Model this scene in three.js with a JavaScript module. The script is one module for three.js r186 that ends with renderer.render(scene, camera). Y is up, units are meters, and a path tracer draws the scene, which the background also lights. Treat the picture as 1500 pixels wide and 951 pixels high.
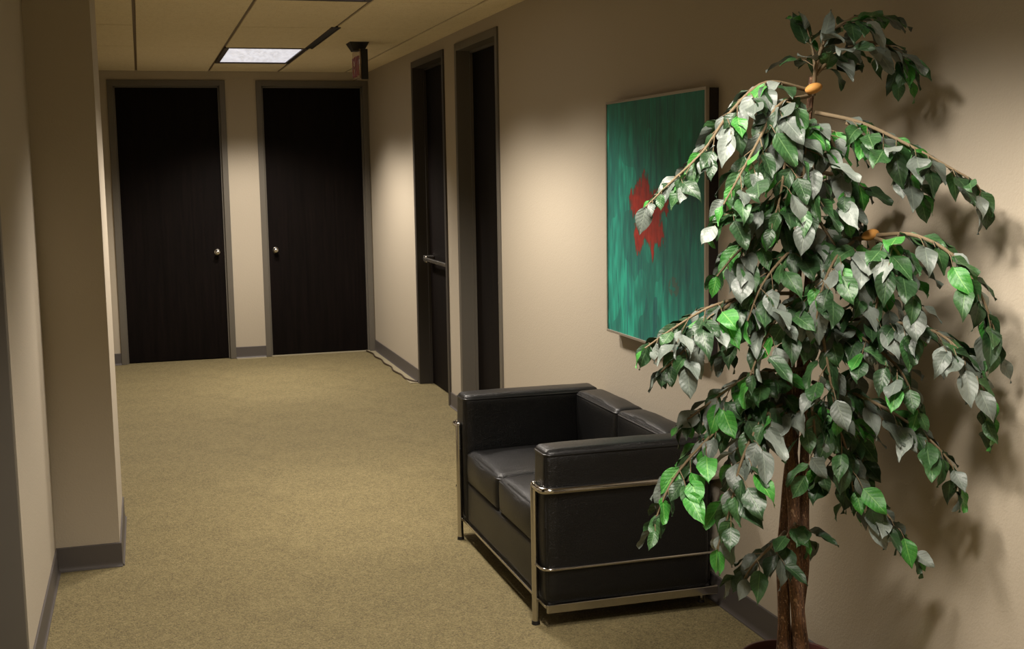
import * as THREE from 'three';
import { RoundedBoxGeometry } from 'three/addons/geometries/RoundedBoxGeometry.js';
import { mergeGeometries, toCreasedNormals } from 'three/addons/utils/BufferGeometryUtils.js';
import { ImprovedNoise } from 'three/addons/math/ImprovedNoise.js';

// ---------------------------------------------------------------- camera, exposure, lights
const scene = new THREE.Scene();
scene.background = new THREE.Color(0x000000);
const EYE = 1.6677, YAW = 0.2871, PITCH = -0.123, ROLL = -0.0161;
const camera = new THREE.PerspectiveCamera(2 * Math.atan(475.5 / 1819.35) * 180 / Math.PI, 1500 / 951, 0.05, 60);
{
  const fw = new THREE.Vector3(Math.sin(YAW) * Math.cos(PITCH), Math.sin(PITCH), -Math.cos(YAW) * Math.cos(PITCH));
  const rt = new THREE.Vector3(Math.cos(YAW), 0, Math.sin(YAW));
  const up0 = new THREE.Vector3().crossVectors(rt, fw);
  camera.up.copy(up0).multiplyScalar(Math.cos(ROLL)).addScaledVector(rt, -Math.sin(ROLL));
  camera.position.set(0, EYE, 0);
  camera.lookAt(fw.add(camera.position));
}
const renderer = new THREE.WebGLRenderer({ antialias: true });
renderer.toneMapping = THREE.LinearToneMapping;
renderer.toneMappingExposure = 1.0;
renderer.shadowMap.enabled = true;
renderer.shadowMap.type = THREE.PCFSoftShadowMap;

const LIGHT = { color: 0xfff4e8, candela: 23, cone: 64.5, blend: 0.3, size: 9 };   // two downlight cones per ceiling fixture
const LENS_GLOW = 0.85;

// ---------------------------------------------------------------- the room's measures (metres)
const R = 2.059, L = -0.423, H = 2.59, D = -11.535, BACK = 2.6;
const DOOR_TOP = 2.513;

// ---------------------------------------------------------------- helpers
let seed = 12345;
const rnd = () => { seed = (seed * 1664525 + 1013904223) >>> 0; return seed / 4294967296; };
const rr = (a, b) => a + (b - a) * rnd();
const V = (x, y, z) => new THREE.Vector3(x, y, z);
const noise = new ImprovedNoise();
const used = {};
function numbered(name) {
  const n = used[name] = (used[name] ?? -1) + 1;
  return n ? `${name}_${String(n).padStart(3, '0')}` : name;
}
function mesh(name, geometry, material, parent, at) {
  const m = new THREE.Mesh(geometry, material);
  m.name = parent === scene ? numbered(name) : name;
  m.castShadow = m.receiveShadow = true;
  if (at) m.position.set(...at);
  parent.add(m);
  return m;
}
function group(name, [x, y, z] = [0, 0, 0], data = {}) {
  const g = new THREE.Group();
  g.name = numbered(name);
  g.position.set(x, y, z);
  Object.assign(g.userData, data);
  scene.add(g);
  return g;
}
// an axis-aligned box between two corners, uv in metres on every face
function boxUV(g) {
  const p = g.attributes.position, n = g.attributes.normal, uv = g.attributes.uv;
  for (let i = 0; i < p.count; i++) {
    const ax = Math.abs(n.getX(i)), ay = Math.abs(n.getY(i)), az = Math.abs(n.getZ(i));
    if (ax >= ay && ax >= az) uv.setXY(i, p.getZ(i), p.getY(i));
    else if (ay >= az) uv.setXY(i, p.getX(i), p.getZ(i));
    else uv.setXY(i, p.getX(i), p.getY(i));
  }
  return g;
}
function box(x0, x1, y0, y1, z0, z1) {
  const g = new THREE.BoxGeometry(Math.abs(x1 - x0), Math.abs(y1 - y0), Math.abs(z1 - z0));
  g.translate((x0 + x1) / 2, (y0 + y1) / 2, (z0 + z1) / 2);
  return boxUV(g);
}
function rbox(x0, x1, y0, y1, z0, z1, r = 0.004, seg = 2) {
  const g = new RoundedBoxGeometry(Math.abs(x1 - x0), Math.abs(y1 - y0), Math.abs(z1 - z0), seg, r);
  g.translate((x0 + x1) / 2, (y0 + y1) / 2, (z0 + z1) / 2);
  return boxUV(g);
}
const merge = (list) => mergeGeometries(list.map((g) => (g.index ? g.toNonIndexed() : g)), false);
function tube(points, r, seg = 24, sides = 12, closed = false, tension = 0.5) {
  const c = new THREE.CatmullRomCurve3(points.map((p) => (p.isVector3 ? p : V(...p))), closed, 'catmullrom', tension);
  return new THREE.TubeGeometry(c, seg, r, sides, closed);
}
function rod(a, b, r, sides = 14) {
  const A = V(...a), B = V(...b), d = B.clone().sub(A);
  const g = new THREE.CylinderGeometry(r, r, d.length(), sides);
  g.applyQuaternion(new THREE.Quaternion().setFromUnitVectors(V(0, 1, 0), d.normalize()));
  g.translate((A.x + B.x) / 2, (A.y + B.y) / 2, (A.z + B.z) / 2);
  return g;
}
// path of straight runs joined by round elbows of radius e
function bentPath(pts, e, steps = 7) {
  const P = pts.map((p) => V(...p)), out = [P[0]];
  for (let i = 1; i < P.length - 1; i++) {
    const a = P[i - 1].clone().sub(P[i]), b = P[i + 1].clone().sub(P[i]);
    const k = Math.min(e, a.length() * 0.48, b.length() * 0.48);
    const s = P[i].clone().addScaledVector(a.normalize(), k), t = P[i].clone().addScaledVector(b.normalize(), k);
    for (let j = 0; j <= steps; j++) {
      const u = j / steps;
      out.push(s.clone().multiplyScalar((1 - u) ** 2).addScaledVector(P[i], 2 * u * (1 - u)).addScaledVector(t, u * u));
    }
  }
  out.push(P[P.length - 1]);
  return out;
}
// a round tube swept along a polyline, each ring on the bisecting plane
function sweep(pts, r, sides = 12) {
  const path = new THREE.CurvePath();
  for (let i = 1; i < pts.length; i++) path.add(new THREE.LineCurve3(pts[i - 1], pts[i]));
  const pos = [], idx = [], uv = [];
  let nrm = null;
  pts.forEach((p, i) => {
    const t = V(0, 0, 0);
    if (i > 0) t.add(p.clone().sub(pts[i - 1]).normalize());
    if (i < pts.length - 1) t.add(pts[i + 1].clone().sub(p).normalize());
    t.normalize();
    if (!nrm) nrm = Math.abs(t.y) < 0.9 ? V(0, 1, 0) : V(1, 0, 0);
    nrm.addScaledVector(t, -nrm.dot(t)).normalize();
    const bi = V(0, 0, 0).crossVectors(t, nrm);
    const rad = Array.isArray(r) ? r[i] : r;
    for (let s = 0; s <= sides; s++) {
      const a = s / sides * Math.PI * 2;
      const q = p.clone().addScaledVector(nrm, Math.cos(a) * rad).addScaledVector(bi, Math.sin(a) * rad);
      pos.push(q.x, q.y, q.z); uv.push(s / sides, i / 6);
    }
  });
  const w = sides + 1;
  for (let i = 0; i < pts.length - 1; i++) for (let s = 0; s < sides; s++) {
    const a = i * w + s, b = a + 1, c = a + w, d = c + 1;
    idx.push(a, b, c, b, d, c);
  }
  for (const [row, flip] of [[0, 1], [pts.length - 1, 0]]) {
    const c = pos.length / 3, p = pts[row];
    pos.push(p.x, p.y, p.z); uv.push(0.5, 0);
    for (let s = 0; s < sides; s++) { const a = row * w + s; flip ? idx.push(c, a + 1, a) : idx.push(c, a, a + 1); }
  }
  const g = new THREE.BufferGeometry();
  g.setAttribute('position', new THREE.Float32BufferAttribute(pos, 3));
  g.setAttribute('uv', new THREE.Float32BufferAttribute(uv, 2));
  g.setIndex(idx);
  g.computeVertexNormals();
  return g;
}

// ---------------------------------------------------------------- textures
function dataTexture(w, h, fn, srgb, repeat) {
  const a = new Uint8Array(w * h * 4);
  for (let y = 0; y < h; y++) for (let x = 0; x < w; x++) {
    const c = fn(x / w, y / h, x, y), i = (y * w + x) * 4;
    for (let k = 0; k < 3; k++) a[i + k] = Math.max(0, Math.min(255, Math.round(c[k] * 255)));
    a[i + 3] = 255;
  }
  const t = new THREE.DataTexture(a, w, h, THREE.RGBAFormat);
  t.wrapS = t.wrapT = THREE.RepeatWrapping;
  t.magFilter = THREE.LinearFilter;
  t.minFilter = THREE.LinearMipmapLinearFilter;
  t.generateMipmaps = true;
  if (srgb) t.colorSpace = THREE.SRGBColorSpace;
  if (repeat) t.repeat.set(...repeat);
  t.needsUpdate = true;
  return t;
}
// tiling value noise
function grid(n) { const a = new Float32Array(n * n); for (let i = 0; i < a.length; i++) a[i] = rnd(); return { n, a }; }
function sample(g, u, v) {
  const x = ((u % 1) + 1) % 1 * g.n, y = ((v % 1) + 1) % 1 * g.n;
  const i = Math.floor(x), j = Math.floor(y), f = x - i, q = y - j;
  const at = (a, b) => g.a[(b % g.n) * g.n + (a % g.n)];
  const s = f * f * (3 - 2 * f), t = q * q * (3 - 2 * q);
  return (at(i, j) * (1 - s) + at(i + 1, j) * s) * (1 - t) + (at(i, j + 1) * (1 - s) + at(i + 1, j + 1) * s) * t;
}
const G8 = grid(8), G16 = grid(16), G32 = grid(32), G64 = grid(64), G128 = grid(128), G256 = grid(256);
const lerp = (a, b, t) => a + (b - a) * t;
const mix3 = (a, b, t) => [lerp(a[0], b[0], t), lerp(a[1], b[1], t), lerp(a[2], b[2], t)];
const hex = (h) => [(h >> 16 & 255) / 255, (h >> 8 & 255) / 255, (h & 255) / 255];

// cut-pile carpet: a square of 1 m, flecks of olive, sand and brown yarn
const carpetMap = dataTexture(1024, 1024, (u, v) => {
  const f = sample(G256, u, v), f2 = sample(G256, v + 0.37, u + 0.11), m = sample(G64, u, v), c = sample(G8, u, v);
  let t = 0.5 + (f - 0.5) * 0.55 + (f2 - 0.5) * 0.28 + (m - 0.5) * 0.2 + (c - 0.5) * 0.12;
  let col = t < 0.5 ? mix3(hex(0x4b442c), hex(0x6c6140), Math.max(0, t) * 2) : mix3(hex(0x6c6140), hex(0x857955), Math.min(1, t * 2 - 1));
  if (f2 > 0.86) col = mix3(col, hex(0x908565), 0.5);
  if (f < 0.1) col = mix3(col, hex(0x3d3623), 0.5);
  return col;
}, true);
const carpetBump = dataTexture(1024, 1024, (u, v) => { const k = sample(G256, u, v) * 0.6 + sample(G256, v + 0.37, u + 0.11) * 0.4; return [k, k, k]; });
const wallBump = dataTexture(512, 512, (u, v) => { const k = sample(G64, u, v) * 0.5 + sample(G128, u, v) * 0.5; return [k, k, k]; });
const tileMap = dataTexture(512, 512, (u, v) => {
  const a = sample(G128, u, v), b = sample(G32, u, v);
  return mix3(hex(0xd6c7a4), hex(0xe0d3b4), 0.6 * b + 0.4 * a).map((c) => (a < 0.13 ? c * 0.86 : c));
}, true);
const tileBump = dataTexture(512, 512, (u, v) => { const a = sample(G128, u, v); const k = a < 0.16 ? a * 4 : 0.7 + 0.3 * sample(G256, u, v); return [k, k, k]; });
const woodMap = dataTexture(512, 512, (u, v) => {
  const s = sample(G64, u * 1.0, v * 0.06) * 0.5 + sample(G128, u, v * 0.12) * 0.5 + (sample(G8, u, v) - 0.5) * 0.3;
  return mix3(hex(0x080504), hex(0x120c0a), s);
}, true);
const leatherBump = dataTexture(512, 512, (u, v) => {
  const a = Math.abs(sample(G64, u, v) - 0.5) * 2, b = sample(G256, u, v);
  const k = Math.min(1, a * 2.2) * 0.75 + b * 0.25; return [k, k, k];
});
const barkMap = dataTexture(256, 512, (u, v) => {
  const s = sample(G32, u, v * 0.25) * 0.6 + sample(G64, u, v) * 0.4;
  let c = mix3(hex(0x32211a), hex(0x8a6544), s);
  if (sample(G32, u + 0.3, v + 0.2) > 0.84) c = mix3(c, hex(0xb39678), 0.6);
  return c;
}, true);
const barkBump = dataTexture(256, 512, (u, v) => { const k = sample(G32, u, v * 0.25) * 0.6 + sample(G64, u, v) * 0.4; return [k, k, k]; });
// printed leaf: lighter midrib and side veins, u across, v along
const leafVeins = (base, vein, blotch) => dataTexture(128, 128, (u, v) => {
  const x = Math.abs(u - 0.5) * 2;
  const side = Math.abs(((v * 7 - x * 1.6) % 1 + 1) % 1 - 0.5) < 0.07 ? 0.35 : 0;
  const t = Math.max(x < 0.06 ? 0.8 : 0, side);
  const n = sample(G16, u, v) * 0.6 + sample(G32, u, v) * 0.4;
  return mix3(mix3(hex(base), hex(blotch), Math.max(0, (n - 0.35)) * 1.2), hex(vein), t);
}, true);
const lensMap = dataTexture(256, 256, (u, v) => {
  const k = 0.86 + 0.14 * sample(G32, u, v * 0.2) + (((u * 64) % 1) < 0.3 ? -0.05 : 0) + (((v * 64) % 1) < 0.3 ? -0.03 : 0);
  return [k, k, k];
}, true);
// the painting: vertical strokes of teal, a ragged red bloom with drips (u from the left, v from the bottom)
const bloom = [[.433, .69], [.483, .626], [.575, .622], [.66, .60], [.65, .544], [.567, .523], [.607, .49], [.633, .43], [.533, .41], [.50, .35], [.473, .41], [.417, .426], [.367, .363], [.327, .374], [.307, .455], [.34, .503], [.267, .55], [.25, .60], [.35, .646]];
function inside(x, y) {
  let c = false;
  for (let i = 0, j = bloom.length - 1; i < bloom.length; j = i++) {
    const [xi, yi] = bloom[i], [xj, yj] = bloom[j];
    if ((yi > y) !== (yj > y) && x < (xj - xi) * (y - yi) / (yj - yi) + xi) c = !c;
  }
  return c;
}
const paintingMap = dataTexture(768, 768, (u, v) => {
  const s = sample(G64, u + sample(G16, u, v) * 0.03, v * 0.3) * 0.3 + sample(G32, u + 0.2, v * 0.3) * 0.5 + sample(G128, u, v * 0.2) * 0.2;
  const big = sample(G8, u * 0.6, v * 0.5 + 0.2), wash = sample(G16, u * 0.9, v * 0.25);
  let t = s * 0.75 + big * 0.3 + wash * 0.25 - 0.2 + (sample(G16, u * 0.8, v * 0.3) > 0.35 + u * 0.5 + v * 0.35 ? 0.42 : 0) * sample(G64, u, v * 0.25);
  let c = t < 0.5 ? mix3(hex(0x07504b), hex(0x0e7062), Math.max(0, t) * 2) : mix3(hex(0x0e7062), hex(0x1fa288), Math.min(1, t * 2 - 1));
  if (sample(G64, u * 0.9 + 0.4, v * 0.1) > 0.83) c = mix3(c, hex(0x0a3f4e), 0.4);
  const wu = u + (sample(G64, u, v) - 0.5) * 0.025, wv = v + (sample(G64, v, u) - 0.5) * 0.03 + (sample(G128, u, v * 0.03) - 0.5) * 0.04;
  const hits = [[0, 0], [.008, 0], [-.008, 0], [0, .012], [0, -.012]].filter(([a, b]) => inside(wu + a, wv + b)).length / 5;
  const k = sample(G32, u, v * 0.6) * 0.6 + sample(G64, u, v) * 0.4;
  if (hits > 0) c = mix3(c, mix3(hex(0x72160d), hex(0xb02c17), k), Math.min(1, hits * 1.05));
  const d = Math.hypot((u - 0.71) / 0.05, (v - 0.255) / 0.04);
  if (d < 1 && sample(G64, u, v) > 0.42) c = mix3(c, hex(0x5c4a40), 0.55);
  return c;
}, true);
const paintingBump = dataTexture(512, 512, (u, v) => { const k = sample(G128, u, v * 0.05) * 0.6 + sample(G256, u, v * 0.1) * 0.4; return [k, k, k]; });

// ---------------------------------------------------------------- materials
const std = (o) => new THREE.MeshStandardMaterial(o);
const phy = (o) => new THREE.MeshPhysicalMaterial(o);
const rep = (t, x, y) => { const c = t.clone(); c.repeat.set(x, y); c.needsUpdate = true; return c; };
const M = {
  carpet: std({ map: carpetMap, bumpMap: carpetBump, bumpScale: 0.0025, roughness: 1 }),
  wall: std({ color: 0xa69c8a, roughness: 0.75, bumpMap: rep(wallBump, 2.5, 2.5), bumpScale: 0.0006 }),
  tile: std({ map: rep(tileMap, 1.6, 1.6), bumpMap: rep(tileBump, 1.6, 1.6), bumpScale: 0.0012, roughness: 0.95 }),
  tbar: std({ color: 0x6a5a40, roughness: 0.6 }),  // brown colour adds to the shade in the recessed grid joints
  frame: std({ color: 0x5a554c, roughness: 0.45 }),
  frameDark: std({ color: 0x35302a, roughness: 0.5 }),
  door: phy({ map: woodMap, roughness: 0.6, specularIntensity: 0.15 }),
  base: std({ color: 0x4c4744, roughness: 0.5 }),
  strip: std({ color: 0x8d846b, roughness: 0.7 }),
  chrome: std({ color: 0xc2beb8, metalness: 1, roughness: 0.13 }),
  nickel: std({ color: 0xd8d4cc, metalness: 1, roughness: 0.25 }),
  black: std({ color: 0x0b0a0a, roughness: 0.45 }),
  bronze: std({ color: 0x2c201b, roughness: 0.5 }),
  leather: phy({ color: 0x070707, roughness: 0.42, specularIntensity: 0.7, bumpMap: rep(leatherBump, 5, 5), bumpScale: 0.0006, clearcoat: 0.08, clearcoatRoughness: 0.3 }),
  leatherSeam: phy({ color: 0x0a0a0a, roughness: 0.35 }),
  lens: std({ color: 0xffffff, roughness: 0.4, emissive: 0xf2f4ff, emissiveMap: lensMap, emissiveIntensity: LENS_GLOW }),
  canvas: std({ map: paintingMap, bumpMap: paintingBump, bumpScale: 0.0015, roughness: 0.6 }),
  canvasEdge: std({ color: 0x1b1310, roughness: 0.7 }),
  silver: std({ color: 0xb9b2a6, metalness: 0.8, roughness: 0.35 }),
  terracotta: std({ color: 0x421a10, roughness: 0.6 }),
  soil: std({ color: 0x1e150e, roughness: 1 }),
  bark: std({ map: barkMap, bumpMap: barkBump, bumpScale: 0.004, roughness: 0.85 }),
  twig: std({ color: 0x6a5b42, roughness: 0.8 }),
  bud: std({ color: 0xb98440, roughness: 0.7 }),
  acrylic: phy({ color: 0xd9c9b4, roughness: 0.15, transmission: 0.85, thickness: 0, ior: 1.49 }),
  red: std({ color: 0x8e3a30, roughness: 0.5 }),
  cable: std({ color: 0x3a2c1c, roughness: 0.6 }),
};

// ---------------------------------------------------------------- floor
const S = { kind: 'structure' };
mesh('floor', box(L - 0.4, R + 0.4, -0.12, 0, D - 0.4, BACK + 0.3), M.carpet, scene).userData = { kind: 'structure', label: 'olive tan speckled cut pile carpet along the whole corridor' };

// ---------------------------------------------------------------- walls (solid, with real openings for the doors)
const FAR = [-9.59, -8.53], NEAR = [-8.2, -7.165];           // openings' outer frame edges along the right wall
const LEFTDOOR = [-4.07, -3.05];
const BD = [[-0.24, 0.765], [1.036, 2.052]];                 // the two end doors
const T = 0.26;
{
  const r = [];
  const zs = [D - T, FAR[0] + 0.03, FAR[1] - 0.03, NEAR[0] + 0.03, NEAR[1] - 0.03, BACK];
  r.push(box(R, R + T, 0, H + 0.15, zs[0], zs[1]), box(R, R + T, 0, H + 0.15, zs[2], zs[3]), box(R, R + T, 0, H + 0.15, zs[4], zs[5]));
  for (const [a, b] of [[zs[1], zs[2]], [zs[3], zs[4]]]) r.push(box(R, R + T, DOOR_TOP - 0.03, H + 0.15, a, b), box(R + 0.2, R + T, 0, DOOR_TOP, a, b));
  mesh('wall_right', merge(r), M.wall, scene).userData = { ...S, label: 'long beige painted right wall behind the sofa and the tree' };
  const l = [box(L - T, L, 0, H + 0.15, D - T, LEFTDOOR[0] + 0.03), box(L - T, L, 0, H + 0.15, LEFTDOOR[1] - 0.03, BACK),
    box(L - T, L, DOOR_TOP - 0.03, H + 0.15, LEFTDOOR[0] + 0.03, LEFTDOOR[1] - 0.03), box(L - T, L - 0.2, 0, DOOR_TOP, LEFTDOOR[0] + 0.03, LEFTDOOR[1] - 0.03)];
  mesh('wall_left', merge(l), M.wall, scene).userData = { ...S, label: 'beige painted left wall at the near edge of the corridor' };
  const b = [box(L, BD[0][0] + 0.03, 0, H + 0.15, D - T, D), box(BD[0][1] - 0.03, BD[1][0] + 0.03, 0, H + 0.15, D - T, D), box(BD[1][1] - 0.03, R, 0, H + 0.15, D - T, D)];
  for (const [x0, x1] of BD) b.push(box(x0 + 0.03, x1 - 0.03, DOOR_TOP - 0.03, H + 0.15, D - T, D), box(x0 + 0.03, x1 - 0.03, 0, DOOR_TOP, D - T, D - 0.16));
  mesh('wall_back', merge(b), M.wall, scene).userData = { ...S, label: 'beige end wall holding two dark doors' };
  mesh('wall_front', box(L - T, R + T, 0, H + 0.15, BACK, BACK + 0.2), M.wall, scene).userData = { ...S, label: 'beige wall closing the corridor behind the viewer' };
  mesh('pillar', box(L, -0.163, 0, H + 0.12, -5.476 - 0.8, -5.476), M.wall, scene).userData = { ...S, label: 'square beige pillar standing out from the left wall' };
}

// ---------------------------------------------------------------- ceiling: slab, grid and lay-in tiles
const GX = [-0.6, 0.012, 0.632, 1.242, 1.852], PITCH_Z = 1.285;
const GZ = []; for (let z = -10.66; z < BACK; z += PITCH_Z) GZ.push(z);      // cross joints
const FIX = [[-10.66, -10.66 + PITCH_Z], [-10.66 + 3 * PITCH_Z, -10.66 + 4 * PITCH_Z], [-10.66 + 6 * PITCH_Z, -10.66 + 7 * PITCH_Z], [-10.66 + 9 * PITCH_Z, -10.66 + 10 * PITCH_Z]];  // last fixture is unseen, added on the same spacing for more bounce light
{
  const c = group('ceiling', [0, 0, 0], { ...S, label: 'suspended ceiling of cream mineral fibre tiles' });
  mesh('ceiling_slab', box(L - T, R + T, H + 0.15, H + 0.3, D - T, BACK + 0.2), M.wall, c);
  const xs = [L, ...GX.filter((x) => x > L), R], zs = [D, ...GZ, BACK];
  for (const x of GX) if (x > L) mesh('grid_bar', box(x - 0.012, x + 0.012, H + 0.008, H + 0.05, D, BACK), M.tbar, c);
  for (const z of GZ) mesh('grid_bar', box(L, R, H + 0.009, H + 0.049, z - 0.007, z + 0.007), M.tbar, c);
  const made = {};
  for (let i = 0; i < xs.length - 1; i++) for (let j = 0; j < zs.length - 1; j++) {
    const [x0, x1, z0, z1] = [xs[i], xs[i + 1], zs[j], zs[j + 1]];
    if (Math.abs(x0 - 0.632) < 0.01 && FIX.some(([a]) => Math.abs(a - z0) < 0.01)) continue;
    const w = x1 - x0 - (x0 === L || x1 === R ? 0.009 : 0.018), d = z1 - z0 - 0.008, key = w.toFixed(3) + d.toFixed(3);
    made[key] ??= boxUV(new RoundedBoxGeometry(w, 0.022, d, 1, 0.004));
    const t = mesh('ceiling_tile', made[key], M.tile, c, [(x0 + x1) / 2 + (x0 === L ? -0.0045 : x1 === R ? 0.0045 : 0), H + 0.011 + rr(-0.0012, 0.0012), (z0 + z1) / 2]);
    t.rotation.x = rr(-0.0016, 0.0016); t.rotation.z = rr(-0.0015, 0.0015);
  }
}

// ---------------------------------------------------------------- ceiling light fixtures
const fixLabels = ['lit recessed ceiling light closest to the two end doors', 'recessed ceiling light whose far edge shows at the top of the picture', 'recessed ceiling light above the sofa and the tree, out of the picture', 'unseen recessed ceiling light behind the viewer, added for more bounce light'];
[...FIX].forEach(([z0, z1], n) => {
  const zc = (z0 + z1) / 2, g = group('ceiling_light', [0.937, H, zc], { label: fixLabels[n], category: 'ceiling light' });
  const hw = 0.605 / 2, hd = (z1 - z0) / 2 - 0.006;
  const fr = [rbox(-hw, -hw + 0.035, -0.006, 0.03, -hd, hd, 0.003), rbox(hw - 0.035, hw, -0.006, 0.03, -hd, hd, 0.003),
    rbox(-hw + 0.035, hw - 0.035, -0.006, 0.03, -hd, -hd + 0.03, 0.003), rbox(-hw + 0.035, hw - 0.035, -0.006, 0.03, hd - 0.03, hd, 0.003)];
  mesh('light_frame', merge(fr), M.bronze, g);
  mesh('light_housing', merge([box(-hw, hw, 0.1, 0.11, -hd, hd), box(-hw, -hw + 0.01, 0.03, 0.1, -hd, hd), box(hw - 0.01, hw, 0.03, 0.1, -hd, hd), box(-hw, hw, 0.03, 0.1, -hd, -hd + 0.01), box(-hw, hw, 0.03, 0.1, hd - 0.01, hd)]), M.bronze, g);
  const lens = box(-hw + 0.035, hw - 0.035, 0.004, 0.012, -hd + 0.03, hd - 0.03);
  const uv = lens.attributes.uv; for (let i = 0; i < uv.count; i++) uv.setXY(i, uv.getX(i) / 0.6, uv.getY(i) / 0.6);
  mesh('light_lens', lens, M.lens, g);
  for (const dz of [-0.42, 0.42]) {
    const s = new THREE.SpotLight(LIGHT.color, LIGHT.candela, 0, LIGHT.cone * Math.PI / 180, LIGHT.blend, 2);
    s.position.set(0, -0.015, dz); s.target.position.set(0, -2, dz);
    s.castShadow = true; s.shadow.mapSize.set(2048, 2048); s.shadow.bias = -0.0005; s.shadow.radius = LIGHT.size;
    g.add(s, s.target);
  }
});
{
  const g = group('air_slot', [1.238, H, -8.7], { label: 'dark linear air slot beside the far ceiling light', category: 'vent' });
  mesh('slot_frame', merge([rbox(-0.03, -0.021, -0.007, 0.012, -0.68, 0.68, 0.002), rbox(0.021, 0.03, -0.007, 0.012, -0.68, 0.68, 0.002)]), M.bronze, g);
  mesh('slot_core', box(-0.021, 0.021, -0.002, 0.012, -0.68, 0.68), M.black, g);
}

// ---------------------------------------------------------------- door frames and doors
// built in a local frame: x along the wall, z out of the wall towards the corridor, y up
function doorSet(width, depth, n, label, hardware, fm = M.frame) {
  const g = group(`door_${n}`, [0, 0, 0], { ...S, label });
  const w = width / 2, f = 0.05, top = DOOR_TOP;
  const jamb = (x0, x1) => merge([rbox(x0, x1, 0, top, -0.19, 0.012, 0.003), box(x0 < 0 ? x1 - 0.001 : x0 - 0.014, x0 < 0 ? x1 + 0.014 : x0 + 0.001, 0, top - f, -depth + 0.001, -depth + 0.02)]);
  mesh('door_frame', merge([jamb(-w, -w + f), jamb(w - f, w), rbox(-w + f - 0.002, w - f + 0.002, top - f, top, -0.19, 0.012, 0.003), box(-w + f, w - f, top - f - 0.014, top - f + 0.001, -depth + 0.001, -depth + 0.02)]), fm, g);
  const leaf = rbox(-w + f + 0.003, w - f - 0.003, 0.008, top - f - 0.003, -depth - 0.045, -depth, 0.002);
  const uv = leaf.attributes.uv; for (let i = 0; i < uv.count; i++) uv.setXY(i, uv.getX(i) * 0.9, uv.getY(i) * 0.5);
  const lf = mesh('door_leaf', leaf, M.door, g);
  if (hardware) hardware(lf, w - f, -depth);
  return g;
}
const knob = (side) => (leaf, w, z) => {
  const k = new THREE.LatheGeometry([[0, 0], [0.032, 0], [0.033, 0.006], [0.014, 0.01], [0.012, 0.03], [0.022, 0.036], [0.0285, 0.048], [0.0265, 0.06], [0.016, 0.066], [0, 0.067]].map((p) => new THREE.Vector2(...p)), 28);
  k.scale(0.82, 1, 0.82); k.rotateX(Math.PI / 2);
  mesh('door_knob', k, M.nickel, leaf, [side * (w - 0.075), 0.98, z]);
};
const d1 = doorSet(BD[0][1] - BD[0][0], 0.045, 1, 'left dark wood door in the end wall, knob on its right', knob(1));
d1.position.set((BD[0][0] + BD[0][1]) / 2, 0, D);
const d2 = doorSet(BD[1][1] - BD[1][0], 0.045, 2, 'right dark wood door in the end wall, knob on its left', knob(-1));
d2.position.set((BD[1][0] + BD[1][1]) / 2, 0, D);
// right wall doors: rotating by -90 degrees sends local x to world +z and local z to world -x
const crashBar = (leaf, w, z) => {
  const y = 1.0, b = mesh('push_bar', rbox(-w + 0.1, w - 0.1, y - 0.014, y + 0.014, z + 0.055, z + 0.08, 0.006, 3), M.nickel, leaf);
  b.name = 'push_bar';
  mesh('bar_mount', rbox(-w + 0.06, -w + 0.16, y - 0.026, y + 0.026, z, z + 0.07, 0.008), M.nickel, leaf);
  mesh('bar_mount', rbox(w - 0.16, w - 0.06, y - 0.026, y + 0.026, z, z + 0.07, 0.008), M.bronze, leaf);
};
const lever = (leaf, w, z) => {
  const x = w - 0.065, rose = new THREE.CylinderGeometry(0.027, 0.029, 0.01, 28); rose.rotateX(Math.PI / 2); rose.translate(x, 0.98, z + 0.005);
  const bar = sweep(bentPath([[x, 0.98, z + 0.008], [x, 0.98, z + 0.055], [x - 0.11, 0.98, z + 0.055]], 0.016), 0.009, 12);
  mesh('door_lever', merge([rose, bar]), M.nickel, leaf);
};
const d3 = doorSet(FAR[1] - FAR[0], 0.095, 3, 'dark exit door with push bar in the right wall near the end', crashBar, M.frameDark);
d3.position.set(R, 0, (FAR[0] + FAR[1]) / 2); d3.rotation.y = -Math.PI / 2;
const d4 = doorSet(NEAR[1] - NEAR[0], 0.1, 4, 'dark door in the right wall just past the sofa', lever);
d4.position.set(R, 0, (NEAR[0] + NEAR[1]) / 2); d4.rotation.y = -Math.PI / 2;
const d5 = doorSet(LEFTDOOR[1] - LEFTDOOR[0], 0.12, 5, 'grey door frame at the left edge of the picture');
d5.position.set(L, 0, (LEFTDOOR[0] + LEFTDOOR[1]) / 2); d5.rotation.y = Math.PI / 2;

// ---------------------------------------------------------------- vinyl cove base
// profile extruded: (out of wall, up); runs along local x
function cove(len, h = 0.105, t = 0.007, toe = 0.016) {
  const s = new THREE.Shape();
  s.moveTo(0, 0); s.lineTo(toe, 0); s.quadraticCurveTo(toe, 0.004, toe - 0.002, 0.005); s.quadraticCurveTo(t, 0.008, t, 0.026);
  s.lineTo(t, h - 0.004); s.quadraticCurveTo(t, h, t - 0.004, h); s.lineTo(0, h); s.closePath();
  return new THREE.ExtrudeGeometry(s, { depth: len, bevelEnabled: false, curveSegments: 5 });
}
// along z from z0 to z1 on a wall facing +x (side 1) or -x (side -1)
function coveZ(x, z0, z1, side) { const g = cove(z1 - z0); if (side < 0) { g.rotateY(Math.PI); g.translate(x, 0, z1); } else g.translate(x, 0, z0); return g; }
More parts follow.
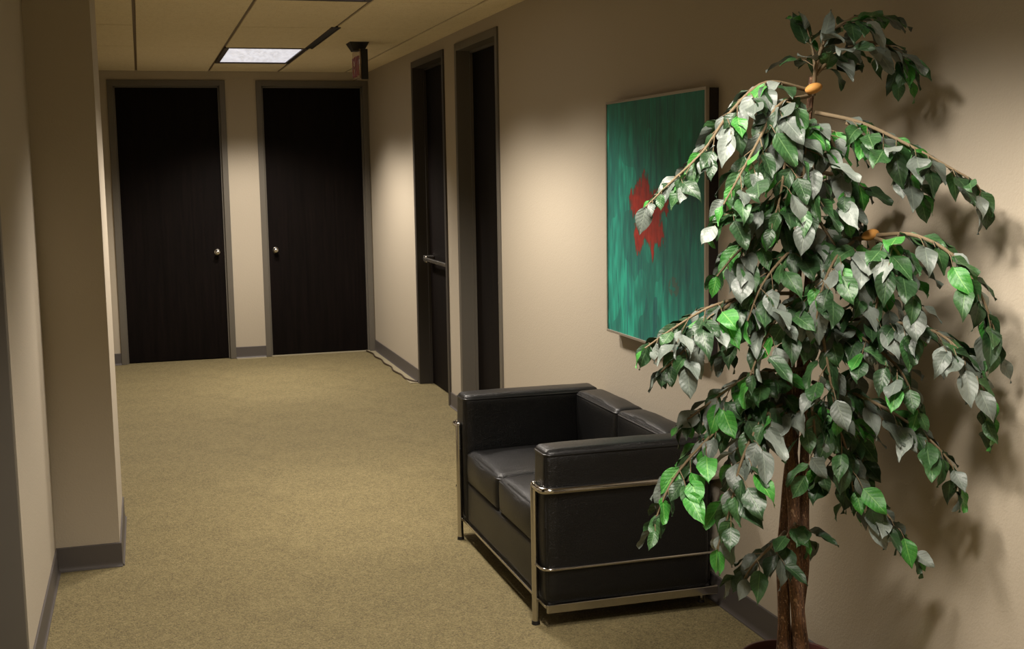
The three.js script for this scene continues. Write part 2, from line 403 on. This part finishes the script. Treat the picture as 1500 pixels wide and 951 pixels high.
// along x from x0 to x1 on a wall facing +z
function coveX(z, x0, x1) { const g = cove(x1 - x0); g.rotateY(-Math.PI / 2); g.translate(x1, 0, z); return g; }
mesh('baseboard_right', merge([coveZ(R, D, FAR[0], -1), coveZ(R, FAR[1], NEAR[0], -1), coveZ(R, NEAR[1], BACK, -1)]), M.base, scene).userData = { ...S, label: 'dark grey vinyl base along the right wall' };
mesh('baseboard_left', merge([coveZ(L, D, -6.276, 1), coveZ(L, -5.476, LEFTDOOR[0], 1), coveZ(L, LEFTDOOR[1], BACK, 1)]), M.base, scene).userData = { ...S, label: 'dark grey vinyl base along the left wall' };
mesh('baseboard_back', merge([coveX(D, L, BD[0][0]), coveX(D, BD[0][1], BD[1][0])]), M.base, scene).userData = { ...S, label: 'dark grey vinyl base on the end wall between the doors' };
mesh('baseboard_pillar', merge([coveX(-5.476, L, -0.163 + 0.0075), coveZ(-0.163, -6.276, -5.476, 1)]), M.base, scene).userData = { ...S, label: 'dark grey vinyl base wrapping the pillar' };
mesh('trim_1', box(R - 0.075, R - 0.012, 0, 0.004, D + 0.03, FAR[0] - 0.005), M.strip, scene).userData = { ...S, label: 'pale bare strip at the carpet edge below the far right wall' };
mesh('trim_2', box(BD[0][1] + 0.004, BD[1][0] - 0.004, 0, 0.004, D + 0.012, D + 0.075), M.strip, scene).userData = { ...S, label: 'pale bare strip at the carpet edge between the end doors' };
mesh('trim_3', box(BD[1][0] + 0.05, BD[1][1] - 0.05, 0, 0.005, D - 0.04, D + 0.02), M.strip, scene).userData = { ...S, label: 'pale threshold below the right end door' };

{
  const pts = [[1.962, -11.49], [1.985, -11.3], [1.972, -11.1], [1.99, -10.9], [1.976, -10.68], [1.992, -10.45], [1.972, -10.25], [1.99, -10.0], [1.985, -9.8], [2.025, -9.64], [2.045, -9.62]].map(([x, z]) => V(x, 0.009, z));
  const c = new THREE.CatmullRomCurve3(pts);
  mesh('cable', sweep(c.getPoints(90), 0.007, 8), M.cable, scene).userData = { label: 'thin dark cable lying wavy along the base of the far right wall', category: 'cable' };
}

// ---------------------------------------------------------------- exit sign hanging edge-on from the ceiling
{
  const g = group('exit_sign', [1.53, H, -8.95], { label: 'edge-lit exit sign with red letters hanging from the ceiling near the end doors', category: 'exit sign' });
  const can = new THREE.CylinderGeometry(0.082, 0.045, 0.06, 4, 1); can.rotateY(Math.PI / 4); can.scale(1.2, 1, 1.6); can.translate(0, -0.03, 0);
  mesh('canopy', toCreasedNormals(can, 0.5), M.black, g);
  mesh('end_post', rbox(0, 0.045, -0.265, -0.055, 0.125, 0.15, 0.003), M.black, g);
  mesh('sign_panel', rbox(-0.014, -0.005, -0.255, -0.055, -0.16, 0.15, 0.002), M.acrylic, g);
  mesh('end_plate', rbox(-0.002, 0.05, -0.262, -0.055, 0.118, 0.124, 0.002), M.black, g);
  // letters E X I T on the face towards the corridor's left (-x), read from there: u runs towards +z
  const strokes = [];
  const bar = (u0, v0, u1, v1, w = 0.02) => {
    const a = Math.atan2(v1 - v0, u1 - u0), len = Math.hypot(u1 - u0, v1 - v0), b = new THREE.BoxGeometry(0.004, w, len);
    b.rotateX(-a); b.translate(-0.0155, (v0 + v1) / 2, (u0 + u1) / 2); strokes.push(b);
  };
  const y0 = -0.235, y1 = -0.1, ym = (y0 + y1) / 2;
  let u = -0.14;
  bar(u, y0, u, y1); bar(u, y0 + 0.01, u + 0.05, y0 + 0.01); bar(u, ym, u + 0.045, ym); bar(u, y1 - 0.01, u + 0.05, y1 - 0.01);
  u = -0.065; bar(u, y0, u + 0.065, y1); bar(u, y1, u + 0.065, y0);
  u = 0.03; bar(u, y0, u, y1);
  u = 0.06; bar(u, y1 - 0.01, u + 0.06, y1 - 0.01); bar(u + 0.03, y0, u + 0.03, y1);
  mesh('exit_letters', merge(strokes), M.red, g);
}

// ---------------------------------------------------------------- painting
{
  const z0 = -5.264, z1 = -4.229, y0 = 0.937, y1 = 1.9645, th = 0.052;
  const g = group('painting', [R, (y0 + y1) / 2, (z0 + z1) / 2], { label: 'teal abstract painting with a red bloom in a thin silver frame', category: 'painting' });
  const w = z1 - z0, h = y1 - y0;
  mesh('stretcher', box(-th + 0.006, -0.001, -h / 2 + 0.004, h / 2 - 0.004, -w / 2 + 0.004, w / 2 - 0.004), M.canvasEdge, g);
  const c = new THREE.PlaneGeometry(w - 0.016, h - 0.016, 1, 1); c.rotateY(-Math.PI / 2);
  const cv = new THREE.BoxGeometry(0.004, h - 0.014, w - 0.014);
  const p = cv.attributes.position, uv = cv.attributes.uv;
  for (let i = 0; i < p.count; i++) uv.setXY(i, p.getZ(i) / w + 0.5, p.getY(i) / h + 0.5);
  cv.translate(-th + 0.004, 0, 0);
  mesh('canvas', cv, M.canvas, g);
  const f = 0.011;
  for (const [a, b, cc, d] of [[-h / 2, -h / 2 + f, -w / 2, w / 2], [h / 2 - f, h / 2, -w / 2, w / 2], [-h / 2 + f, h / 2 - f, -w / 2, -w / 2 + f], [-h / 2 + f, h / 2 - f, w / 2 - f, w / 2]])
    mesh('frame_strip', rbox(-th - 0.003, -th + 0.012, a, b, cc, d, 0.0015), M.silver, g);
}

// ---------------------------------------------------------------- black leather loveseat in a chrome tube frame
// a padded cushion: rounded box, faces swelling towards their middles
function cushion(x0, x1, y0, y1, z0, z1, r, puff = [0, 0, 0], n = 14) {
  const w = x1 - x0, h = y1 - y0, d = z1 - z0, g = new THREE.BoxGeometry(w, h, d, n, n, n), p = g.attributes.position;
  const hx = w / 2, hy = h / 2, hz = d / 2;
  for (let i = 0; i < p.count; i++) {
    // spread the grid towards the edges so that the corners are round
    const s = [p.getX(i) / hx, p.getY(i) / hy, p.getZ(i) / hz].map((t) => Math.sign(t) * (1 - Math.max(0, 1 - Math.abs(t)) ** 1.5));
    const q = V(s[0] * hx, s[1] * hy, s[2] * hz);
    const c = V(Math.max(-hx + r, Math.min(hx - r, q.x)), Math.max(-hy + r, Math.min(hy - r, q.y)), Math.max(-hz + r, Math.min(hz - r, q.z)));
    const o = q.clone().sub(c), m = Math.max(Math.abs(o.x), Math.abs(o.y), Math.abs(o.z));
    if (o.lengthSq() > 1e-12) { o.normalize().multiplyScalar(m); q.copy(c).add(o); }
    const bell = (a, b) => (1 - a * a) * (1 - b * b);
    const wr = 0.0025 * noise.noise(q.x * 9 + x0 * 7, q.y * 9 + y0 * 5, q.z * 9 + z0 * 3);
    q.x += Math.sign(s[0]) * (Math.abs(s[0]) ** 3) * (puff[0] * bell(s[1], s[2]) + wr);
    q.y += Math.sign(s[1]) * (Math.abs(s[1]) ** 3) * (puff[1] * bell(s[0], s[2]) + wr);
    q.z += Math.sign(s[2]) * (Math.abs(s[2]) ** 3) * (puff[2] * bell(s[0], s[1]) + wr);
    p.setXYZ(i, q.x, q.y, q.z);
  }
  g.translate((x0 + x1) / 2, (y0 + y1) / 2, (z0 + z1) / 2);
  const flat = g; flat.computeVertexNormals();
  const uvd = boxUV(flat);
  return toCreasedNormals(uvd, 1.2);
}
// piping round the top face of a cushion, following its edge
function pipingY(x0, x1, y, z0, z1, r, i) {
  const e = r * 0.3 + (i ?? 0), pts = [];
  const cs = [[x1 - e, z1 - e], [x0 + e, z1 - e], [x0 + e, z0 + e], [x1 - e, z0 + e]];
  const c = bentPath([[(x0 + x1) / 2, y, z1 - e], [cs[1][0], y, cs[1][1]], [cs[2][0], y, cs[2][1]], [cs[3][0], y, cs[3][1]], [cs[0][0], y, cs[0][1]], [(x0 + x1) / 2, y, z1 - e]], r * 1.2);
  return sweep(c, 0.0042, 8);
}
{
  const O = [1.68, 0, -4.797];
  const g = group('loveseat', O, { label: 'black leather two-seat sofa in a chrome tube frame against the right wall', category: 'sofa' });
  const add = (name, geo, m, parent = g) => { if (parent === g) geo.translate(-O[0], 0, -O[2]); return mesh(name, geo, m, parent); };
  const X0 = 1.338, X1 = 2.03, ZN = -4.145, ZF = -5.45, A = 0.135, ARM = 0.672, ST = 0.425, SB = 0.275, BB = 0.098;
  // arms
  for (const [za, zb] of [[ZN - A, ZN], [ZF, ZF + A]]) {
    const a = add('arm_cushion', cushion(X0, 1.985, BB, ARM, za, zb, 0.022, [0.004, 0.005, 0.007]), M.leather);
    const pip = [pipingY(X0, 1.985, ARM - 0.02, za, zb, 0.022, -0.006)]; pip.forEach((p) => p.translate(-O[0], 0, -O[2]));
    mesh('piping', merge(pip), M.leatherSeam, a);
  }
  // back cushions, seat cushions, lower base cushions
  const zi0 = ZF + A + 0.004, zi1 = ZN - A - 0.004, zm = (zi0 + zi1) / 2;
  for (const [za, zb] of [[zi0, zm - 0.002], [zm + 0.002, zi1]]) {
    const b = add('back_cushion', cushion(1.865, 2.0, SB + 0.02, 0.665, za, zb, 0.026, [0.016, 0.012, 0.004]), M.leather);
    const bp = pipingY(1.865, 2.0, 0.647, za, zb, 0.026, -0.006); bp.translate(-O[0], 0, -O[2]); mesh('piping', bp, M.leatherSeam, b);
    const s = add('seat_cushion', cushion(X0 + 0.006, 1.88, SB, ST, za, zb, 0.028, [0.02, 0.026, 0.003], 18), M.leather);
    const sp = [pipingY(X0 + 0.006, 1.88, ST - 0.018, za, zb, 0.028, -0.007), pipingY(X0 + 0.006, 1.88, SB + 0.016, za, zb, 0.028, -0.007)];
    sp.forEach((p) => p.translate(-O[0], 0, -O[2])); mesh('piping', merge(sp), M.leatherSeam, s);
  }
  add('base_cushion', cushion(X0 + 0.004, 2.0, BB, SB + 0.004, zi0, zi1, 0.018, [0.006, 0, 0]), M.leather);
  add('back_panel', rbox(2.0, 2.018, BB, 0.6, ZF + 0.06, ZN - 0.06, 0.006), M.leather);
  // chrome frame
  const t = 0.0135, LZ = [-4.231, -5.362], lx = 1.323;
  for (const z of LZ) {
    const leg = add('leg', merge([rod([lx, 0.012, z], [lx, 0.53, z], t, 18), new THREE.SphereGeometry(t, 18, 10).translate(lx, 0.53, z)]), M.chrome);
    const foot = new THREE.CylinderGeometry(t + 0.001, t + 0.003, 0.014, 18).translate(lx - O[0], 0.007, z - O[2]);
    mesh('foot', foot, M.black, leg);
  }
  for (const z of [-4.25, -5.343]) {
    const leg = add('leg', rod([2.0, 0.006, z], [2.0, 0.09, z], 0.011, 16), M.chrome);
    mesh('foot', new THREE.CylinderGeometry(0.012, 0.014, 0.008, 16).translate(2.0 - O[0], 0.004, z - O[2]), M.black, leg);
  }
  const on = ZN + 0.014, of = ZF - 0.014, xb = 2.03;
  add('top_rail', sweep(bentPath([[lx, 0.525, LZ[0]], [lx + 0.002, 0.525, on], [xb, 0.525, on], [xb, 0.525, of], [lx + 0.002, 0.525, of], [lx, 0.525, LZ[1]]], 0.042), 0.0125, 16), M.chrome);
  add('lower_rod', sweep(bentPath([[lx, 0.232, LZ[0]], [lx + 0.003, 0.232, on - 0.004], [xb - 0.008, 0.232, on - 0.004], [xb - 0.008, 0.232, of + 0.004], [lx + 0.003, 0.232, of + 0.004], [lx, 0.232, LZ[1]]], 0.04), 0.0055, 12), M.chrome);
  // angle-iron base frame
  add('base_rail', merge([rbox(X0 + 0.002, 2.02, 0.066, BB, ZN - 0.012, ZN + 0.004, 0.003), rbox(X0 + 0.002, 2.02, 0.066, BB, ZF - 0.004, ZF + 0.012, 0.003),
    rbox(X0 - 0.006, X0 + 0.006, 0.086, BB, ZF, ZN, 0.003), rbox(1.99, 2.008, 0.074, BB, ZF, ZN, 0.003)]), M.chrome);
  add('deck', rbox(X0 + 0.01, 1.99, 0.086, BB + 0.004, ZF + 0.012, ZN - 0.012, 0.003), M.black);
}

// ---------------------------------------------------------------- artificial ficus tree
const BR = [
  [[1.737, 1.855, -3.000], [1.734, 1.934, -2.982], [1.757, 2.012, -2.958], [1.848, 2.062, -2.952], [1.938, 2.061, -2.970]], // top a
  [[1.740, 1.909, -3.000], [1.784, 1.967, -2.952], [1.871, 1.989, -2.928], [1.943, 1.948, -2.916], [1.973, 1.890, -2.916]], // top b
  [[1.744, 1.909, -3.000], [1.754, 1.984, -3.040], [1.744, 2.050, -3.060]], // top c
  [[1.725, 1.869, -3.000], [1.585, 1.886, -2.988], [1.483, 1.810, -2.982], [1.403, 1.710, -2.976], [1.317, 1.636, -2.976], [1.242, 1.571, -2.976]], // arch left
  [[1.718, 1.854, -2.988], [1.583, 1.823, -2.910], [1.513, 1.736, -2.880], [1.456, 1.651, -2.868], [1.409, 1.575, -2.868]], // left b
  [[1.712, 1.818, -2.976], [1.596, 1.761, -2.880], [1.574, 1.675, -2.856], [1.553, 1.572, -2.850], [1.534, 1.511, -2.856]], // left c
  [[1.744, 1.810, -3.000], [1.805, 1.778, -2.880], [1.855, 1.717, -2.740], [1.911, 1.660, -2.650], [1.954, 1.617, -2.600], [1.980, 1.559, -2.580]], // right a
  [[1.789, 1.779, -2.920], [1.848, 1.723, -2.820], [1.880, 1.652, -2.760], [1.898, 1.592, -2.740]], // right a2
  [[1.737, 1.782, -2.988], [1.722, 1.744, -2.892], [1.742, 1.637, -2.856], [1.754, 1.532, -2.856]], // centre a
  [[1.731, 1.764, -2.976], [1.639, 1.717, -2.868], [1.616, 1.622, -2.832], [1.631, 1.536, -2.832]], // centre b
  [[1.727, 1.564, -3.000], [1.572, 1.506, -2.958], [1.475, 1.438, -2.940], [1.426, 1.387, -2.940]], // left mid
  [[1.727, 1.583, -3.000], [1.530, 1.571, -2.916], [1.428, 1.547, -2.898], [1.389, 1.522, -2.904]], // left mid b
  [[1.832, 1.485, -2.850], [1.853, 1.491, -2.700], [1.896, 1.452, -2.620], [1.933, 1.371, -2.560], [1.962, 1.273, -2.530], [1.982, 1.198, -2.520]], // right b
  [[1.833, 1.480, -2.850], [1.812, 1.457, -2.720], [1.833, 1.382, -2.680], [1.844, 1.313, -2.680]], // right b2
  [[1.850, 1.482, -2.910], [1.721, 1.445, -2.832], [1.652, 1.363, -2.796], [1.634, 1.276, -2.796]], // centre c
  [[1.878, 1.472, -2.904], [1.835, 1.407, -2.820], [1.808, 1.321, -2.790], [1.790, 1.216, -2.790]], // centre d
  [[1.739, 1.472, -3.000], [1.597, 1.437, -2.892], [1.510, 1.364, -2.856], [1.469, 1.278, -2.850]], // mid e
  [[1.741, 1.323, -3.000], [1.545, 1.333, -2.940], [1.395, 1.310, -2.916], [1.287, 1.259, -2.910], [1.214, 1.213, -2.916]], // left d
  [[1.479, 1.323, -2.928], [1.377, 1.277, -2.898], [1.308, 1.202, -2.892], [1.250, 1.152, -2.898]], // left d2
  [[1.724, 1.306, -2.988], [1.586, 1.306, -2.868], [1.508, 1.226, -2.832], [1.461, 1.123, -2.832]], // left e
  [[1.753, 1.248, -3.000], [1.826, 1.266, -2.800], [1.883, 1.246, -2.620], [1.930, 1.170, -2.560], [1.963, 1.086, -2.540], [1.971, 1.019, -2.530]], // right c
  [[1.752, 1.250, -2.980], [1.786, 1.215, -2.800], [1.836, 1.143, -2.720], [1.875, 1.046, -2.700]], // right c2
  [[1.746, 1.268, -2.988], [1.689, 1.231, -2.856], [1.690, 1.128, -2.820], [1.712, 1.018, -2.820]], // centre f
  [[1.745, 1.078, -3.000], [1.815, 1.053, -2.840], [1.891, 0.988, -2.720], [1.942, 0.916, -2.660], [1.974, 0.844, -2.650]], // right d
  [[1.724, 1.079, -3.000], [1.521, 1.048, -2.928], [1.369, 0.956, -2.898], [1.279, 0.865, -2.892], [1.222, 0.744, -2.892]], // left f
  [[1.718, 1.043, -2.988], [1.536, 1.019, -2.880], [1.446, 0.909, -2.838], [1.415, 0.796, -2.832], [1.380, 0.689, -2.838]], // left g
  [[1.723, 1.117, -3.000], [1.536, 1.116, -2.958], [1.408, 1.054, -2.940], [1.330, 1.005, -2.940]], // left h
  [[1.728, 1.043, -2.988], [1.727, 1.024, -2.880], [1.755, 0.920, -2.838], [1.778, 0.807, -2.838]], // centre g
  [[1.724, 1.060, -3.000], [1.669, 1.030, -2.868], [1.663, 0.945, -2.838], [1.675, 0.853, -2.838]], // centre h
  [[1.737, 0.925, -3.000], [1.793, 0.833, -2.880], [1.872, 0.737, -2.820], [1.956, 0.621, -2.800]], // right e
  [[1.660, 0.664, -2.988], [1.592, 0.646, -2.940], [1.535, 0.608, -2.928], [1.505, 0.568, -2.928]], // sprig low
  [[1.691, 0.690, -2.988], [1.664, 0.692, -2.940], [1.678, 0.670, -2.928]], // sprig mid
  [[1.748, 1.656, -3.020], [1.937, 1.615, -3.120], [2.063, 1.495, -3.140], [2.142, 1.353, -3.150]], // back a
  [[1.741, 1.415, -3.020], [1.681, 1.373, -3.120], [1.597, 1.276, -3.160], [1.555, 1.142, -3.160]], // back b
  [[1.753, 1.283, -3.020], [1.955, 1.167, -3.100], [2.085, 1.016, -3.120], [2.135, 0.870, -3.120]], // back c
  [[1.736, 0.998, -3.020], [1.916, 0.931, -3.100], [2.008, 0.803, -3.100], [2.057, 0.676, -3.100]], // back d
  [[1.727, 1.564, -3.000], [1.721, 1.495, -2.900], [1.780, 1.370, -2.860], [1.802, 1.297, -2.860]], // back e
  [[1.734, 1.189, -3.020], [1.695, 1.065, -3.100], [1.621, 0.949, -3.120], [1.558, 0.836, -3.120]], // back f
];
{
  const O = V(1.685, 0, -3.0);
  const g = group('ficus_tree', [O.x, O.y, O.z], { label: 'tall artificial ficus tree with drooping grey-green leaves in a reddish pot', category: 'plant' });
  const loc = (x, y, z) => V(x - O.x, y, z - O.z);
  const pot = new THREE.LatheGeometry([[0, 0], [0.105, 0], [0.112, 0.006], [0.13, 0.262], [0.14, 0.265], [0.143, 0.288], [0.138, 0.296], [0.13, 0.294], [0.126, 0.266], [0.122, 0.23]].map((p) => new THREE.Vector2(...p)), 48);
  const potm = mesh('pot', pot, M.terracotta, g);
  const soil = new THREE.CylinderGeometry(0.125, 0.121, 0.04, 40, 1); soil.translate(-0.0, 0.25, 0); mesh('soil', soil, M.soil, potm);
  // three stems twisting round each other
  const stems = [[0.4, 1.905, 0.023], [2.5, 1.5, 0.021], [4.6, 1.3, 0.019]];
  const axis = (y) => { const k = [[0.2, 1.69], [0.6, 1.695], [0.82, 1.70], [1.08, 1.705], [1.5, 1.715], [1.9, 1.73]]; let i = 0; while (i < k.length - 2 && y > k[i + 1][0]) i++; const f = (y - k[i][0]) / (k[i + 1][0] - k[i][0]); return lerp(k[i][1], k[i + 1][1], f); };
  for (const [ph, top, rad] of stems) {
    const pts = [], rs = [];
    for (let i = 0; i <= 40; i++) {
      const y = lerp(0.22, top, i / 40), a = ph + y * 2.6, k = 0.037 * (1 - 0.45 * y / 2) * (0.9 + 0.25 * Math.sin(y * 7 + ph));
      pts.push(loc(axis(y) + Math.cos(a) * k, y, -3.0 + Math.sin(a) * k));
      rs.push(rad * (1 - 0.62 * i / 40) * (1 + 0.1 * Math.sin(y * 23 + ph * 3)));
    }
    mesh('trunk_stem', sweep(pts, rs, 12), M.bark, g);
  }
  // ---- leaves: folded along the midrib, drooping to a drip tip; 4 shapes
  function leafGeo(w, curl, fold, twist) {
    const N = 8, K = 4, pos = [], uv = [], idx = [];
    for (let i = 0; i <= N; i++) {
      const t = i / N, prof = Math.pow(Math.sin(Math.PI * Math.min(1, Math.pow(t, 0.86))), 0.85) * (1 - 0.3 * t) * w * (t > 0.84 ? 0.72 : 1) + (i === N ? 0 : 0.004);
      for (let j = 0; j <= K; j++) {
        const s = j / K * 2 - 1, x = s * prof, wav = 0.055 * Math.sin(t * 9 + s * 2 + twist * 5) * Math.abs(s);
        const z = -curl * t * t + fold * Math.abs(s) * prof * 1.1 + wav + twist * s * t * 0.06;
        pos.push(x, t, z); uv.push(j / K, t);
      }
    }
    for (let i = 0; i < N; i++) for (let j = 0; j < K; j++) { const a = i * (K + 1) + j; idx.push(a, a + 1, a + K + 1, a + 1, a + K + 2, a + K + 1); }
    const q = new THREE.BufferGeometry();
    q.setAttribute('position', new THREE.Float32BufferAttribute(pos, 3));
    q.setAttribute('uv', new THREE.Float32BufferAttribute(uv, 2));
    q.setIndex(idx); q.computeVertexNormals();
    return q;
  }
  const shapes = [leafGeo(0.34, 0.16, 0.2, 0), leafGeo(0.31, 0.28, 0.28, 1), leafGeo(0.36, 0.1, 0.14, -1), leafGeo(0.3, 0.22, 0.36, 0.5)];
  const leafBump = dataTexture(128, 128, (u, v) => { const x = Math.abs(u - 0.5) * 2, q = ((v * 7 - x * 1.6) % 1 + 1) % 1; const k = Math.min(1, Math.abs(q - 0.5) * 2) * 0.6 * (x > 0.05 ? 1 : 0) + 0.4 * sample(G32, u, v); return [k, k, k]; });
  const leafMat = (base, vein, blotch, rough, tr) => phy({ map: leafVeins(base, vein, blotch), bumpMap: leafBump, bumpScale: 0.0006, roughness: rough + 0.06, transmission: tr, thickness: 0, side: THREE.DoubleSide, sheen: 0.3, sheenRoughness: 0.5, sheenColor: new THREE.Color(0.5, 0.52, 0.48) });
  const LM = [leafMat(0x1d381c, 0x46623c, 0x2a4a28, 0.4, 0.12), leafMat(0x2c5329, 0x638652, 0x406a39, 0.42, 0.2), leafMat(0x565f57, 0x6c776a, 0x5c685e, 0.42, 0.1), leafMat(0x33802a, 0x7fb658, 0x489a34, 0.45, 0.3), leafMat(0x737c74, 0x7f887c, 0x747d74, 0.45, 0.08)];  // the two greys put light sheen into the colour of dusty leaves
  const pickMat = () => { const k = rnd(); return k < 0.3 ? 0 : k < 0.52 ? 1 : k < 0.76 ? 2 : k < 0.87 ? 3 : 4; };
  const leaves = [];      // { p, dir, nrm, len, shape, mat, branch }
  const branchMeshes = [];
  const addLeaf = (p, out, bi, sc = 1, droop = 1) => {
    const dir = V(out.x, out.y, out.z).multiplyScalar(0.75).add(V(rr(-0.45, 0.45), -rr(0.1, 0.8) * droop, rr(-0.45, 0.45))).normalize();
    let nrm = V(rr(-0.6, 0.45), 1, rr(-0.35, 0.6)).add(out.clone().multiplyScalar(0.5));
    nrm.addScaledVector(dir, -nrm.dot(dir)).normalize();
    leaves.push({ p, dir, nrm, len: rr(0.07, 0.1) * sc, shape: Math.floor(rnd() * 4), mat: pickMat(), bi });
  };
  const trunkAt = (y) => loc(axis(y), y, -3.0);
  BR.forEach((raw, bi) => {
    const pts = raw.map(([x, y, z]) => loc(Math.min(x, 1.975), y, z));
    const curve = new THREE.CatmullRomCurve3(pts), len = curve.getLength(), n = Math.max(10, Math.round(len / 0.02));
    const P = curve.getSpacedPoints(n);
    const main = sweep(P, P.map((_, i) => lerp(0.0062, 0.0022, i / n)), 7);
    const twigs = [];
    const count = Math.round(len / 0.029);
    for (let k = 0; k < count; k++) {
      const t = 0.14 + 0.86 * (k + rnd() * 0.6) / count;
      if (t > 1) continue;
      const p = curve.getPointAt(t), tan = curve.getTangentAt(t);
      let side = V(-tan.z, 0, tan.x); if (side.lengthSq() < 1e-4) side.set(1, 0, 0); side.normalize();
      const a = (k % 2 ? 1 : -1) * rr(0.5, 1.3), tip = t > 0.82;
      const out = tan.clone().multiplyScalar(Math.cos(a)).addScaledVector(side, Math.sin(a)).normalize();
      const stalk = tip ? rr(0.01, 0.025) : rr(0.02, 0.085);
      const e = p.clone().addScaledVector(out, stalk).add(V(0, -stalk * 0.3, 0));
      e.x = Math.min(e.x, R - O.x - 0.11);
      const mid = p.clone().lerp(e, 0.5).add(V(0, 0.006, 0));
      twigs.push(sweep([p, mid, e], [0.0017, 0.0014, 0.001], 5));
      addLeaf(e, out, bi, (tip ? 0.74 : 1) * (bi === 3 && t > 0.5 ? 0.7 : 1));
      if (!tip || k % 2) addLeaf(mid, out.clone().addScaledVector(side, a > 0 ? -0.9 : 0.9).normalize(), bi, tip ? 0.75 : 0.92);
      if (stalk > 0.055) addLeaf(mid.clone().lerp(e, 0.4), out.clone().addScaledVector(side, a > 0 ? 0.8 : -0.8).normalize(), bi, 0.9);
    }
    addLeaf(P[n], curve.getTangentAt(1), bi, 0.75);
    if (bi % 3) leaves[leaves.length - 1].mat = 3;
    const b = mesh('branch', merge([main, ...twigs]), M.twig, g);
    branchMeshes.push(b);
  });
  // 300 that show largest (closest to the viewer and outermost) are leaves of their own, the rest one joined part
  const eye = V(-O.x, EYE, -O.z);
  leaves.forEach((l) => { l.score = l.p.distanceTo(eye) - 0.9 * Math.hypot(l.p.x * 0.8, l.p.z < 0 ? 0 : l.p.z) - 0.5 * l.len; });
  leaves.sort((a, b) => a.score - b.score);
  const rest = LM.map(() => []);
  const mtx = new THREE.Matrix4();
  leaves.forEach((l, i) => {
    const xa = V(0, 0, 0).crossVectors(l.dir, l.nrm).normalize();
    mtx.makeBasis(xa, l.dir, l.nrm).scale(V(l.len, l.len, l.len)).setPosition(l.p);
    if (i < 300) {
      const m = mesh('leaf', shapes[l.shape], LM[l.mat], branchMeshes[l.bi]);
      m.applyMatrix4(mtx);
    } else rest[l.mat].push(shapes[l.shape].clone().applyMatrix4(mtx));
  });
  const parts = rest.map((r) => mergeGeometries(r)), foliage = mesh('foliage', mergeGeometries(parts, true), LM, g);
  foliage.userData = { kind: 'stuff' };
  console.log('leaves', leaves.length);
  // tan cut ends where branches are plugged into the stems
  for (const [x, y, z] of [[1.722, 1.872, -2.975], [1.822, 1.487, -2.85]]) {
    const b = new THREE.SphereGeometry(0.014, 14, 10); b.scale(1.8, 1, 1.2); const p = loc(x, y, z); b.rotateZ(0.3); b.translate(p.x, p.y, p.z);
    mesh('branch_joint', b, M.bud, g);
  }
  const link = (a, b, r) => mesh('branch', sweep([a, a.clone().lerp(b, 0.5).add(V(0, 0.02, 0)), b], r, 8), M.twig, g);
  link(trunkAt(1.40), loc(1.832, 1.485, -2.85), 0.007);
}

renderer.render(scene, camera);
